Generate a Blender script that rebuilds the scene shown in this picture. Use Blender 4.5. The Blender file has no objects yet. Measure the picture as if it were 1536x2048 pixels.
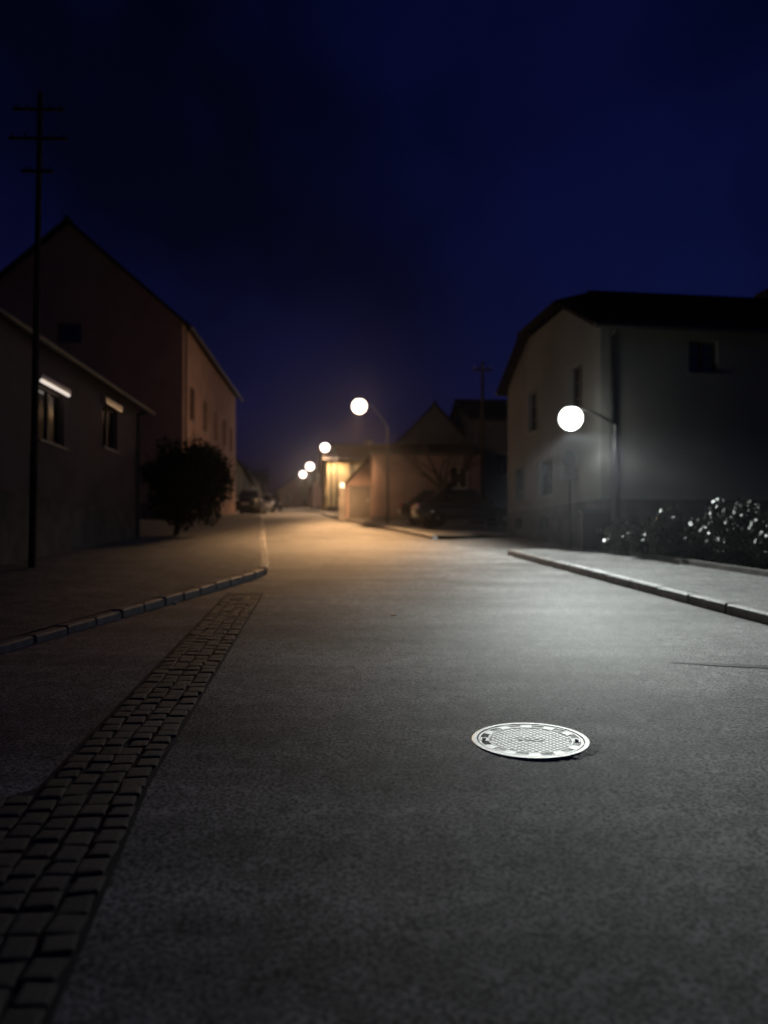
import bpy, bmesh, math, random
from mathutils import Vector, Matrix, noise
random.seed(7)
R = math.radians
S = bpy.context.scene
COL = S.collection

# ------------------------------------------------------------------ camera
cam_d = bpy.data.cameras.new("camera")
cam_d.sensor_fit = 'VERTICAL'
cam_d.sensor_height = 34.6
cam_d.lens = 34.6 * 1600 / 2048
cam_d.shift_y = 73 / 2048
cam_d.clip_end = 3000
cam_d.clip_start = 0.05
cam_d.dof.use_dof = True
cam_d.dof.focus_distance = 5.5
cam_d.dof.aperture_fstop = 0.8
cam = bpy.data.objects.new("camera", cam_d)
cam.location = (0, 0, 1.5)
cam.rotation_euler = (R(90), 0, 0)
COL.objects.link(cam)
S.camera = cam

# ------------------------------------------------------------------ view, sky
S.view_settings.view_transform = 'Standard'
S.view_settings.look = 'None'
S.view_settings.exposure = 0.0
S.view_settings.gamma = 1.0
S.view_settings.use_curve_mapping = False
S.cycles.use_denoising = True
S.cycles.max_bounces = 5
S.cycles.diffuse_bounces = 3
S.cycles.glossy_bounces = 3
S.cycles.transparent_max_bounces = 6
S.cycles.sample_clamp_indirect = 1.5
S.cycles.sample_clamp_direct = 6.0

world = bpy.data.worlds.new("World")
S.world = world
world.use_nodes = True
wn, wl = world.node_tree.nodes, world.node_tree.links
wn.clear()
wout = wn.new('ShaderNodeOutputWorld')
bg = wn.new('ShaderNodeBackground')
sky = wn.new('ShaderNodeTexSky')
sky.sky_type = 'NISHITA'
sky.sun_disc = False
sky.sun_elevation = R(-1.4)
sky.sun_rotation = R(95)
sky.air_density = 1.0
sky.ozone_density = 4.0
sky.dust_density = 0.3
tint = wn.new('ShaderNodeMix'); tint.data_type = 'RGBA'; tint.blend_type = 'MULTIPLY'
tint.inputs[0].default_value = 1.0
tcw = wn.new('ShaderNodeTexCoord')
cl = wn.new('ShaderNodeTexNoise'); cl.noise_dimensions = '4D'; cl.inputs['W'].default_value = 9.0; cl.inputs['Scale'].default_value = 2.2; cl.inputs['Detail'].default_value = 4
cr = wn.new('ShaderNodeValToRGB')
cr.color_ramp.elements[0].position = 0.40; cr.color_ramp.elements[0].color = (0.30, 0.25, 0.42, 1)
cr.color_ramp.elements[1].position = 0.62; cr.color_ramp.elements[1].color = (1.0, 0.74, 1.75, 1)
wl.new(tcw.outputs['Generated'], cl.inputs['Vector'])
wl.new(cl.outputs['Fac'], cr.inputs['Fac'])
wl.new(sky.outputs['Color'], tint.inputs[6])
wl.new(cr.outputs['Color'], tint.inputs[7])
wl.new(tint.outputs[2], bg.inputs['Color'])
bg.inputs['Strength'].default_value = 0.09
wl.new(bg.outputs['Background'], wout.inputs['Surface'])

# ------------------------------------------------------------------ lamp light (a wide "batwing" street optic)
def ies_text(name, power, up, peak, cut, H, lat0, lat1, shield, floor=.015, hs=225, hw=48, soft=40.0, both=False):
    """street optic: candela grows towards the peak angle, then cuts off sharply; azimuth 0 = -Y, 90 = -X (road side),
    225 = house side. Beyond lat0 metres across the road the beam fades (a long narrow pattern along the kerb)."""
    va = list(range(0, 181, 2)); ha = list(range(0, 361, 5)); rows = []
    c0 = 100 / math.cos(R(peak)) ** power
    for h in ha:
        d = min(abs(h - hs), 360 - abs(h - hs)); t = max(0.0, min(1.0, (d - hw) / soft)); t = t * t * (3 - 2 * t)
        k = shield + (1 - shield) * t
        ku = .28 + .72 * t
        cd = []
        for a in va:
            if a <= peak: c = 100 / math.cos(R(a)) ** power
            elif a <= cut: x = (a - peak) / (cut - peak); c = c0 * (1 - x * x * (3 - 2 * x))
            else: c = 0
            if a < 89:
                lat = H * math.tan(R(min(a, 86))) * math.sin(R(h)); lat = abs(lat) if both else lat; f = math.exp(-(max(0, lat - lat0) / lat1) ** 2)
                c *= floor + (1 - floor) * f
            uu = up * 100 * (1 if a > 70 else (a / 70.0) ** 2)
            if a > 90: uu *= max(0.25, 1 - (a - 90) / 60.0)
            cd.append(c * k + uu * ku)
        rows.append(" ".join("%.1f" % c for c in cd))
    L = ["IESNA:LM-63-1995", "TILT=NONE", "1 -1 1 %d %d 1 2 0.1 0.1 0.1" % (len(va), len(ha)), "1 1 1",
         " ".join(str(v) for v in va), " ".join(str(h) for h in ha)] + rows
    t = bpy.data.texts.new(name); t.from_string("\n".join(L) + "\n")
    return t
IES_LED = ies_text("led_optic", 2.6, .065, 71.2, 84, 3.8, 1.7, 2.8, .0048, hs=240, hw=61, soft=35.0)
IES_SOD = ies_text("sodium_optic", 1.7, .07, 66, 79.5, 5.2, 1.5, 1.9, .03, hs=258, hw=66, soft=30.0, both=True)
IES_FAR = ies_text("sodium_optic_wide", 1.4, .15, 56, 84, 4.5, 3, 4, .35, hs=245)

def lamp_light(loc, color, strength, ies, radius, parent=None):
    d = bpy.data.lights.new("lamp_light", 'POINT')
    d.energy = 1.0; d.color = color; d.shadow_soft_size = radius
    d.use_nodes = True
    n, l = d.node_tree.nodes, d.node_tree.links
    em = [x for x in n if x.type == 'EMISSION'][0]
    t = n.new('ShaderNodeTexIES'); t.mode = 'INTERNAL'; t.ies = ies
    t.inputs['Strength'].default_value = strength
    l.new(t.outputs[0], em.inputs['Strength'])
    o = bpy.data.objects.new("lamp_light", d)
    COL.objects.link(o)
    o.location = loc
    if parent is not None: o.parent = parent
    return o

# ------------------------------------------------------------------ helpers
def mat(name, base, rough=0.8, metal=0.0, spec=0.5, var=0.25, scale=3.0, bump=0.0, bscale=40.0, grain=0.0, gscale=200.0,
        emit=None, es=0.0, tint2=None, trans=0.0, coat=0.0):
    m = bpy.data.materials.new(name); m.use_nodes = True
    n, l = m.node_tree.nodes, m.node_tree.links
    p = n['Principled BSDF']
    p.inputs['Roughness'].default_value = rough
    p.inputs['Metallic'].default_value = metal
    p.inputs['Specular IOR Level'].default_value = spec
    p.inputs['Coat Weight'].default_value = coat; p.inputs['Coat Roughness'].default_value = .05
    if trans: p.inputs['Transmission Weight'].default_value = trans
    tc = n.new('ShaderNodeTexCoord')
    nz = n.new('ShaderNodeTexNoise'); nz.inputs['Scale'].default_value = scale; nz.inputs['Detail'].default_value = 6
    l.new(tc.outputs['Object'], nz.inputs['Vector'])
    rp = n.new('ShaderNodeValToRGB')
    b = Vector(base[:3]); t2 = Vector(tint2[:3]) if tint2 else b * (1 + var)
    rp.color_ramp.elements[0].position = 0.3; rp.color_ramp.elements[0].color = (*(b * (1 - var)), 1)
    rp.color_ramp.elements[1].position = 0.7; rp.color_ramp.elements[1].color = (*t2, 1)
    l.new(nz.outputs['Fac'], rp.inputs['Fac'])
    out = rp.outputs['Color']
    if grain:
        g = n.new('ShaderNodeTexNoise'); g.inputs['Scale'].default_value = gscale; g.inputs['Detail'].default_value = 3
        l.new(tc.outputs['Object'], g.inputs['Vector'])
        gr = n.new('ShaderNodeMapRange')
        gr.inputs['From Min'].default_value = 0.38; gr.inputs['From Max'].default_value = 0.62
        gr.inputs['To Min'].default_value = 1 - grain; gr.inputs['To Max'].default_value = 1 + grain
        l.new(g.outputs['Fac'], gr.inputs['Value'])
        mx = n.new('ShaderNodeMix'); mx.data_type = 'RGBA'; mx.blend_type = 'MULTIPLY'; mx.inputs[0].default_value = 1
        l.new(out, mx.inputs[6]); l.new(gr.outputs['Result'], mx.inputs[7]); out = mx.outputs[2]
    l.new(out, p.inputs['Base Color'])
    if bump:
        bn = n.new('ShaderNodeTexNoise'); bn.inputs['Scale'].default_value = bscale; bn.inputs['Detail'].default_value = 5
        l.new(tc.outputs['Object'], bn.inputs['Vector'])
        bp = n.new('ShaderNodeBump'); bp.inputs['Strength'].default_value = bump; bp.inputs['Distance'].default_value = 0.02
        l.new(bn.outputs['Fac'], bp.inputs['Height']); l.new(bp.outputs['Normal'], p.inputs['Normal'])
    if emit:
        p.inputs['Emission Color'].default_value = (*emit, 1); p.inputs['Emission Strength'].default_value = es
    return m

def add_streaks(m, scale=(.35, 1.5, 1), lo=.72, hi=1.18, ns=1.1):
    n, l = m.node_tree.nodes, m.node_tree.links; p = n['Principled BSDF']
    src = p.inputs['Base Color'].links[0].from_socket
    tc = n.new('ShaderNodeTexCoord'); mp = n.new('ShaderNodeMapping'); mp.inputs['Scale'].default_value = scale
    nz = n.new('ShaderNodeTexNoise'); nz.inputs['Scale'].default_value = ns; nz.inputs['Detail'].default_value = 4
    mr = n.new('ShaderNodeMapRange'); mr.inputs['From Min'].default_value = .35; mr.inputs['From Max'].default_value = .65
    mr.inputs['To Min'].default_value = lo; mr.inputs['To Max'].default_value = hi
    mx = n.new('ShaderNodeMix'); mx.data_type = 'RGBA'; mx.blend_type = 'MULTIPLY'; mx.inputs[0].default_value = 1
    l.new(tc.outputs['Object'], mp.inputs['Vector']); l.new(mp.outputs[0], nz.inputs['Vector']); l.new(nz.outputs['Fac'], mr.inputs['Value'])
    l.new(src, mx.inputs[6]); l.new(mr.outputs['Result'], mx.inputs[7]); l.new(mx.outputs[2], p.inputs['Base Color'])

M = {}
M['asphalt'] = mat('asphalt', (.20, .195, .19), rough=.85, spec=.10, var=.22, scale=.9, bump=.3, bscale=130, grain=.7, gscale=55)
add_streaks(M['asphalt'])
add_streaks(M['asphalt'], (1, 1, 1), .82, 1.2, 7)
M['asphalt_path'] = mat('asphalt_path', (.15, .146, .142), rough=.85, spec=.15, var=.25, scale=1.5, bump=.5, bscale=110, grain=.8, gscale=60)
add_streaks(M['asphalt_path'], (1, 1, 1), .8, 1.2, 5)
M['blackish'] = mat('blackish', (.012, .012, .012), rough=.8, spec=.1, var=.2)
M['soil'] = mat('soil', (.03, .032, .022), rough=1, spec=.05, var=.4, scale=2, bump=.5, bscale=12)
M['grass'] = mat('grass_blade', (.03, .045, .018), rough=.8, spec=.2, var=.3)
M['granite'] = mat('granite', (.20, .19, .18), rough=.65, spec=.4, var=.3, scale=8, bump=.5, bscale=60, grain=.25, gscale=120)
M['cobble'] = mat('cobble_stone', (.075, .074, .075), rough=.75, spec=.25, var=.35, scale=6, bump=.5, bscale=50, grain=.2, gscale=140)
M['joint'] = mat('joint_sand', (.075, .07, .066), rough=1, spec=.05, var=.3)
M['iron'] = mat('cast_iron_worn', (.74, .73, .71), rough=.33, metal=.92, var=.12, scale=14, bump=.12, bscale=90)
M['iron_floor'] = mat('cast_iron_recess', (.34, .33, .32), rough=.42, metal=.8, var=.3, scale=20)
M['iron_dark'] = mat('cast_iron_dirty', (.10, .10, .10), rough=.55, metal=.5, var=.3, scale=14)
M['galv'] = mat('galvanised_steel', (.22, .22, .22), rough=.5, metal=.7, var=.25, scale=6)
M['galv_dark'] = mat('weathered_steel', (.06, .06, .06), rough=.6, metal=.5, var=.25, scale=6)
M['lamp_grey'] = mat('lamp_housing', (.20, .21, .22), rough=.45, var=.1)
M['wood_pole'] = mat('pole_wood', (.05, .038, .028), rough=.9, spec=.1, var=.4, scale=5, bump=.4, bscale=25)
M['dark_metal'] = mat('dark_metal', (.03, .03, .03), rough=.5, var=.2)
M['render_dark'] = mat('render_dusky', (.12, .095, .095), rough=.95, spec=.1, var=.18, scale=1.2, bump=.3, bscale=60)
M['render_cream'] = mat('render_cream', (.17, .12, .11), rough=.95, spec=.1, var=.15, scale=1.0, bump=.3, bscale=60)
M['render_grey'] = mat('render_grey', (.16, .155, .15), rough=.95, spec=.1, var=.15, scale=.9, bump=.3, bscale=60)
M['render_rose'] = mat('render_rose', (.30, .20, .17), rough=.95, spec=.1, var=.15, scale=1.0, bump=.3, bscale=60)
M['render_pale'] = mat('render_pale', (.20, .195, .18), rough=.95, spec=.1, var=.13, scale=.8, bump=.35, bscale=70)
M['render_yellow'] = mat('render_yellow', (.40, .35, .22), rough=.95, spec=.1, var=.12, scale=1.0, bump=.3, bscale=60)
M['plinth'] = mat('plinth_stone', (.10, .09, .085), rough=.9, spec=.15, var=.3, scale=2.5, bump=.6, bscale=18)
M['roof'] = mat('roof_tile', (.022, .015, .013), rough=.95, spec=.04, var=.4, scale=4, bump=.3, bscale=20)
M['frame'] = mat('window_frame', (.42, .40, .37), rough=.5, var=.1)
M['frame_dark'] = mat('window_frame_brown', (.06, .045, .038), rough=.6, var=.15)
M['shutter'] = mat('roller_shutter', (.34, .29, .26), rough=.6, var=.12, scale=5)
M['alu'] = mat('white_aluminium', (.80, .79, .77), rough=.30, metal=.85, var=.05)
M['pane'] = mat('window_glass', (.012, .013, .016), rough=.06, spec=.7, var=.1)
M['door'] = mat('door_wood', (.022, .015, .012), rough=.6, var=.3, scale=6)
M['bark'] = mat('bark', (.05, .04, .032), rough=.95, spec=.1, var=.35, scale=9, bump=.6, bscale=40)
M['leaf'] = mat('leaf_dark', (.016, .022, .011), rough=.75, spec=.12, var=.4, scale=5)
M['leaf_mid'] = mat('leaf_shrub', (.010, .014, .007), rough=.42, spec=.3, var=.5, scale=4)
M['leaf_gloss'] = mat('leaf_glossy', (.011, .016, .008), rough=.20, spec=.6, var=.5, scale=4, coat=.15)
M['rubber'] = mat('rubber', (.015, .015, .015), rough=.9, spec=.1, var=.2)
M['rim'] = mat('alloy', (.35, .35, .35), rough=.35, metal=.9, var=.1)
M['white'] = mat('white_paint', (.7, .7, .68), rough=.5, var=.08)
M['scrap'] = mat('pale_paper', (.75, .74, .70), rough=.7, var=.08)
M['plastic_lamp'] = mat('headlamp_glass', (.5, .5, .5), rough=.08, spec=.9, var=.05)
M['redlamp'] = mat('tail_lamp', (.25, .01, .01), rough=.15, spec=.8, var=.05)
def paint(name, c): return mat(name, c, rough=.3, spec=.35, var=.06, coat=.8)
M['p_black'] = paint('car_paint_black', (.008, .008, .009))
M['p_blue'] = paint('car_paint_dark_blue', (.008, .012, .028))
M['p_grey'] = paint('car_paint_grey', (.05, .05, .055))
M['p_silver'] = paint('car_paint_silver', (.25, .25, .26))
M['glow_white'] = mat('lamp_bowl_white', (.8, .8, .8), emit=(.95, 1.0, .93), es=12)
M['glow_warm'] = mat('lamp_bowl_warm', (.8, .7, .6), emit=(1.0, .80, .60), es=30)
M['glow_far'] = mat('lamp_bowl_pink', (.8, .7, .6), emit=(1.0, .84, .72), es=90)
M['curtain_glow'] = mat('curtain_glow', (.3, .2, .17), emit=(1.0, .52, .42), es=.20, var=.15, scale=9)  # light on the pane put into the curtain as a weak glow
M['curtain_glow_dim'] = mat('curtain_glow_dim', (.3, .2, .17), emit=(1.0, .62, .6), es=.035, var=.15, scale=9)
M['glow_tube_mat'] = mat('glow_tube_mat', (.8, .8, .75), emit=(1.0, .86, .74), es=.85)  # emission imitating light caught on the shutter bar
M['glow_small'] = mat('lamp_box_small', (.8, .8, .8), emit=(1.0, .95, .85), es=.8)

def tag(o, label=None, cat=None, group=None, kind=None):
    if label: o['label'] = label
    if cat: o['category'] = cat
    if group: o['group'] = group
    if kind: o['kind'] = kind
    return o

class MB:
    def __init__(s): s.v = []; s.f = []
    def add(s, vs, fs):
        k = len(s.v); s.v += [tuple(v) for v in vs]; s.f += [tuple(i + k for i in f) for f in fs]; return s
    def box(s, x0, x1, y0, y1, z0, z1, T=None):
        vs = [(x0,y0,z0),(x1,y0,z0),(x1,y1,z0),(x0,y1,z0),(x0,y0,z1),(x1,y0,z1),(x1,y1,z1),(x0,y1,z1)]
        if T: vs = [T(*v) for v in vs]
        return s.add(vs, [(0,3,2,1),(4,5,6,7),(0,1,5,4),(1,2,6,5),(2,3,7,6),(3,0,4,7)])
    def bbox(s, x0, x1, y0, y1, z0, z1, c):   # box with chamfered top
        vs = [(x0,y0,z0),(x1,y0,z0),(x1,y1,z0),(x0,y1,z0),(x0,y0,z1-c),(x1,y0,z1-c),(x1,y1,z1-c),(x0,y1,z1-c),
              (x0+c,y0+c,z1),(x1-c,y0+c,z1),(x1-c,y1-c,z1),(x0+c,y1-c,z1)]
        return s.add(vs, [(0,3,2,1),(0,1,5,4),(1,2,6,5),(2,3,7,6),(3,0,4,7),(4,5,9,8),(5,6,10,9),(6,7,11,10),(7,4,8,11),(8,9,10,11)])
    def tube(s, p0, p1, r0, r1=None, n=10, caps=True):
        p0, p1 = Vector(p0), Vector(p1); r1 = r0 if r1 is None else r1
        d = (p1 - p0); d = d.normalized() if d.length > 1e-6 else Vector((0,0,1))
        a = d.orthogonal().normalized(); b = d.cross(a)
        vs = []
        for p, r in ((p0, r0), (p1, r1)):
            for i in range(n):
                t = 2 * math.pi * i / n
                vs.append(p + (a * math.cos(t) + b * math.sin(t)) * r)
        fs = [(i, (i+1) % n, n + (i+1) % n, n + i) for i in range(n)]
        if caps: fs += [tuple(range(n-1, -1, -1)), tuple(range(n, 2*n))]
        return s.add(vs, fs)
    def path(s, pts, rs, n=8):
        for i in range(len(pts) - 1): s.tube(pts[i], pts[i+1], rs[i], rs[i+1], n, caps=True)
        return s
    def lathe(s, prof, n=32, c=(0,0,0)):
        vs = []; fs = []
        for r, z in prof:
            for i in range(n):
                t = 2*math.pi*i/n; vs.append((c[0]+r*math.cos(t), c[1]+r*math.sin(t), c[2]+z))
        for j in range(len(prof)-1):
            for i in range(n):
                fs.append((j*n+i, j*n+(i+1)%n, (j+1)*n+(i+1)%n, (j+1)*n+i))
        fs.append(tuple(range(n-1,-1,-1))); fs.append(tuple((len(prof)-1)*n+i for i in range(n)))
        return s.add(vs, fs)
    def build(s, name, material, parent=None, smooth=False, loc=None):
        me = bpy.data.meshes.new(name); me.from_pydata(s.v, [], s.f); me.update()
        me.materials.append(material)
        if smooth: me.polygons.foreach_set('use_smooth', [True] * len(me.polygons))
        o = bpy.data.objects.new(name, me); COL.objects.link(o)
        if loc is not None: o.location = loc
        if parent is not None: o.parent = parent
        return o

def empty(name, loc=(0,0,0), rz=0):
    o = bpy.data.objects.new(name, None); o.empty_display_size = .3
    o.location = loc; o.rotation_euler = (0, 0, rz); COL.objects.link(o); return o
def bevel(o, w, seg=2):
    m = o.modifiers.new('bevel', 'BEVEL'); m.width = w; m.segments = seg; m.limit_method = 'ANGLE'; return o
def copy_tree(o, parent=None):
    c = o.copy(); COL.objects.link(c)
    if parent is not None: c.parent = parent
    for ch in list(o.children): copy_tree(ch, c)
    return c

# ------------------------------------------------------------------ terrain profile: the street climbs 7 %, eases at a crest
def g(y):
    if y < -45: return -3.15
    if y < 56: return .07 * y
    if y < 64:
        t = y - 56; return 3.92 + .07 * t - .015 * t * t / 16
    if y < 150: return 4.42 + .055 * (y - 64)
    if y < 230:
        t = y - 150; return 9.15 + .055 * t - .055 * t * t / 160
    return 11.35
def lerp(tab, y):
    if y <= tab[0][0]: return tab[0][1]
    for (a, x0), (b, x1) in zip(tab, tab[1:]):
        if y <= b: return x0 + (x1 - x0) * (y - a) / (b - a)
    return tab[-1][1]
LEFT = [(-12,-6.6),(1,-5.0),(5,-4.1),(7.87,-3.48),(10.9,-2.85),(14.0,-2.2),(14.5,-2.14),(15.0,-2.16),(25,-3.72),(43.6,-6.6),(49.5,-7.5),(50.5,-10.5),(62,-10.7),(80,-12.9),(106,-17),(125,-25),(150,-40)]
RIGHT = [(-12,7.0),(2,5.35),(9.06,4.35),(12.6,3.86),(19.2,2.96),(25.5,1.56),(34,-.25),(40,-1.5),(48,-3.2),(56,-4.4),(75,-7.2),(84,-8.6),(106,-11.8),(125,-18),(150,-30)]
HEDGE = [(-12,10.5),(6,7.35),(12.6,6.05),(16,5.32),(20.3,4.6)]
def LX(y): return lerp(LEFT, y)
def RX(y): return lerp(RIGHT, y)
def gl(x, y):      # left forecourt rises gently away from the kerb
    return g(y) + min(.35, max(0, (LX(y) - x)) * .05)

def sheet(name, xl, xr, y0, y1, zf, material, step=1.0, nx=6, parent=None):
    ny = max(1, int(round((y1 - y0) / step))); vs = []; fs = []
    for j in range(ny + 1):
        y = y0 + (y1 - y0) * j / ny; a, b = xl(y), xr(y)
        for i in range(nx + 1):
            x = a + (b - a) * i / nx; vs.append((x, y, zf(x, y)))
    for j in range(ny):
        for i in range(nx):
            k = j * (nx + 1) + i; fs.append((k, k + 1, k + nx + 2, k + nx + 1))
    return MB().add(vs, fs).build(name, material, parent, smooth=True)

# ground: one sheet to the horizon
ys = sorted(set([-900,-500,-200,-100,-60] + list(range(-45, 151, 3)) + [160,170,180,190,200,215,230,300,500,900,1600]))
xs = [-1200,-600,-250,-100,-50,-25,-15,-8,-4,0,4,8,15,25,50,100,250,600,1200]
vs = [(x, y, g(y) - .05) for y in ys for x in xs]; nx = len(xs)
fs = [(j*nx+i, j*nx+i+1, (j+1)*nx+i+1, (j+1)*nx+i) for j in range(len(ys)-1) for i in range(nx-1)]
tag(MB().add(vs, fs).build('ground', M['soil']), kind='structure')

# road (with the open yard on the right and the apron left of the gutter)
def road_r(y):
    if 19.25 < y < 25.45: return 4.4 if y > 20 else 3.2
    return RX(y) + .04
tag(sheet('road', lambda y: LX(y) - .02, lambda y: RX(y) + .02, -12, 150, lambda x, y: g(y) + .10 * 0 + .0, M['asphalt'], step=.5, nx=8), kind='structure')
# side opening to the yard, level with the road, and the yard surface behind the second kerb
tag(sheet('driveway', lambda y: RX(y) + .02, lambda y: 8.46 - .155 * y + .55 if y < 20.6 else 5.2, 19.22, 25.45, lambda x, y: g(y) + .004 + .035 * max(0, x - RX(y) - .4), M['asphalt_path'], step=.4, nx=8), kind='structure')
tag(sheet('yard', lambda y: RX(y) + 1.35 if y > 25.5 else 4.3, lambda y: 14, 25.5, 40, lambda x, y: g(y) + .13, M['asphalt_path'], step=1, nx=8), kind='structure')
# pavements
KH = .13
def KL(y): return KH if y > 14.6 else .05 + .08 * max(0, min(1, (y - 4) / 10))
pr = empty('pavement'); tag(pr, kind='structure')
sheet('pavement_surface', lambda y: RX(y) + .15, lambda y: lerp(HEDGE, y) + .3, -12, 19.2, lambda x, y: g(y) + KH - .004 + .02 * (x - RX(y)), M['asphalt_path'], step=.6, nx=5, parent=pr)
pr2 = empty('pavement'); tag(pr2, kind='structure')
sheet('pavement_surface', lambda y: RX(y) + .15, lambda y: RX(y) + 1.4, 25.5, 125, lambda x, y: g(y) + KH - .004, M['asphalt_path'], step=.8, nx=3, parent=pr2)
pl = empty('pavement'); tag(pl, kind='structure')
sheet('pavement_surface', lambda y: -15.5 if y < 22 else (-12.5 if y < 50 else LX(y) - 1.6), lambda y: LX(y) - .15, -12, 125, lambda x, y: gl(x, y) + KL(y) - .004, M['asphalt_path'], step=.8, nx=8, parent=pl)

# kerbs, each stone its own piece
def kerb(name, f, y0, y1, side, parent, L=1.0, hf=None, many=True, h=KH):
    """stones laid along x=f(y); side +1: stones lie right of the line"""
    root = empty(name); tag(root, kind='structure'); n = 0
    y = y0
    bulk = MB()
    while y < y1 - .05:
        x0 = f(y); slope = (f(y + .5) - f(y)) / .5
        dy = L / math.sqrt(1 + slope * slope)
        ye = min(y + dy, y1)
        xe = f(ye); lx = random.uniform(-.006, .006); lz = random.uniform(-.006, .006)
        gap = random.uniform(.012, .035)
        d = Vector((xe - x0, ye - y, g(ye) - g(y))); ln = d.length; d.normalize()
        nrm = Vector((d.y, -d.x, 0)).normalized() * side
        hh = h if hf is None else hf((y + ye) / 2)
        def T(a, b, c, x0=x0, y=y, d=d, nrm=nrm, lx=lx, lz=lz):
            p = Vector((x0, y, g(y))) + d * a + nrm * (b + lx); return (p.x, p.y, p.z + c + lz)
        mb = MB() if y < 60 else bulk
        c = .018; a0, a1, w = gap, ln - gap, .15
        vs = [T(a0,0,-.12),T(a1,0,-.12),T(a1,w,-.12),T(a0,w,-.12),T(a0,0,hh-c),T(a1,0,hh-c),T(a1,w,hh-c*.3),T(a0,w,hh-c*.3),
              T(a0+c*.6,c,hh),T(a1-c*.6,c,hh),T(a1-c*.6,w-.005,hh),T(a0+c*.6,w-.005,hh)]
        mb.add(vs, [(0,3,2,1),(0,1,5,4),(1,2,6,5),(2,3,7,6),(3,0,4,7),(4,5,9,8),(5,6,10,9),(6,7,11,10),(7,4,8,11),(8,9,10,11)])
        if y < 60: mb.build('kerbstone', M['granite'], root)
        y = ye; n += 1
    if bulk.v: tag(bulk.build('kerbstones', M['granite'], root), kind='stuff')
    return root
kerb('kerb', RX, 1.0, 19.2, 1, None, L=.9)
kerb('kerb', RX, 25.5, 120, 1, None, L=1.0)
kerb('kerb', LX, 14.6, 49.4, -1, None, L=.95)
kerb('kerb', LX, 51, 106, -1, None, L=1.0)
kerb('kerb', LX, 1.5, 14.5, -1, None, L=.55, hf=KL)

# cobbled gutter
GUT_R = [(1.6,-.88),(2.5,-.99),(4.1,-1.22),(12.3,-1.83),(13,-1.9)]
gut = empty('gutter'); tag(gut, kind='structure')
sheet('gutter_bed', lambda y: lerp(GUT_R, y) - (.92 if y < 3.9 else .54), lambda y: lerp(GUT_R, y) + .02, 1.7, 11.9, lambda x, y: g(y) + .004, M['joint'], step=.4, nx=3, parent=gut)
cob_meshes = []
for k in range(6):
    bm = bmesh.new()
    bmesh.ops.create_cube(bm, size=1)
    for v in bm.verts:
        s_ = 1.0 if v.co.z < 0 else .9
        v.co = Vector((v.co.x * s_ * random.uniform(.86, 1.06), v.co.y * s_ * random.uniform(.86, 1.06), v.co.z))
    bmesh.ops.bevel(bm, geom=[e for e in bm.edges if all(v.co.z > 0 for v in e.verts)], offset=.12, segments=1, affect='EDGES')
    me = bpy.data.meshes.new('cobblestone'); bm.to_mesh(me); bm.free(); me.materials.append(M['cobble']); cob_meshes.append(me)
cnt = 0
for row in range(7):
    y = 1.95 + random.uniform(0, .08)
    yend = 11.6 if row < 4 else 3.9
    while y < yend and cnt < 298:
        ln = random.uniform(.118, .158) if y < 5 else random.uniform(.14, .18)
        o = bpy.data.objects.new('cobblestone', random.choice(cob_meshes)); COL.objects.link(o); o.parent = gut
        dip = .018 - .004 * abs(row - 2)
        o.location = (lerp(GUT_R, y) - .065 - row * .128 + random.uniform(-.008, .008), y, g(y) + .012 - dip * .5 + random.uniform(-.003, .004))
        o.scale = (.125 * random.uniform(.9, 1.03), ln - .010, random.uniform(.014, .022))
        o.rotation_euler = (R(4) + random.uniform(-.03, .03), random.uniform(-.04, .04), math.atan(.09) + random.uniform(-.09, .09))
        y += ln; cnt += 1

# near-black strip laid flat on the asphalt, and small things on the road
def flat_patch(name, pts, zoff, material):
    vs = [(x, y, g(y) + zoff) for x, y in pts]
    return MB().add(vs, [tuple(range(len(vs)))]).build(name, material)
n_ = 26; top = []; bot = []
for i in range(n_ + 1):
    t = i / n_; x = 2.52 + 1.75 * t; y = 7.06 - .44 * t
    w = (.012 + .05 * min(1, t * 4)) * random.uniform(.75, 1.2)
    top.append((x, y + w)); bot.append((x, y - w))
tag(flat_patch('dark_strip', bot + top[::-1], .004, M['blackish']), 'thin black strip running across the asphalt towards the right kerb', 'tar seam')

# manhole cover
mh = empty('manhole_cover', (.885, 4.84, g(4.84) - .0005)); mh.rotation_euler = (math.atan(.07), 0, R(-12))
tag(mh, 'round cast iron manhole cover shining in the middle of the dark road', 'manhole cover')
RO = .352
MB().lathe([(RO, 0), (RO, .007), (RO - .004, .009), (RO - .030, .009), (RO - .032, .002), (RO - .032, 0)], 72).build('rim', M['iron'], mh, smooth=False)
MB().lathe([(RO - .036, 0), (RO - .036, .004), (0.001, .004)], 72).build('plate', M['iron_floor'], mh)
MB().lathe([(RO - .040, .004), (RO - .040, .0065), (RO - .052, .0065), (RO - .052, .004)], 72).build('inner_ring', M['iron'], mh)
MB().lathe([(RO - .098, .004), (RO - .098, .006), (RO - .106, .006), (RO - .106, .004)], 72).build('inner_ring', M['iron'], mh)
for k in range(24):
    a0 = 2 * math.pi * k / 24
    if k % 2: continue
    a1 = a0 + 2 * math.pi / 24 * .95
    r0, r1 = RO - .096, RO - .054; P = []
    for z in (.004, .0060):
        for r in (r0, r1):
            for a in (a0, (a0 + a1) / 2, a1): P.append((r * math.cos(a), r * math.sin(a), z))
    MB().add(P, [(6,7,10,9),(7,8,11,10),(0,1,7,6),(1,2,8,7),(3,9,10,4),(4,10,11,5),(0,6,9,3),(2,5,11,8)]).build('border_block', M['iron'], mh)
st = MB(); q = .0245
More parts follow.
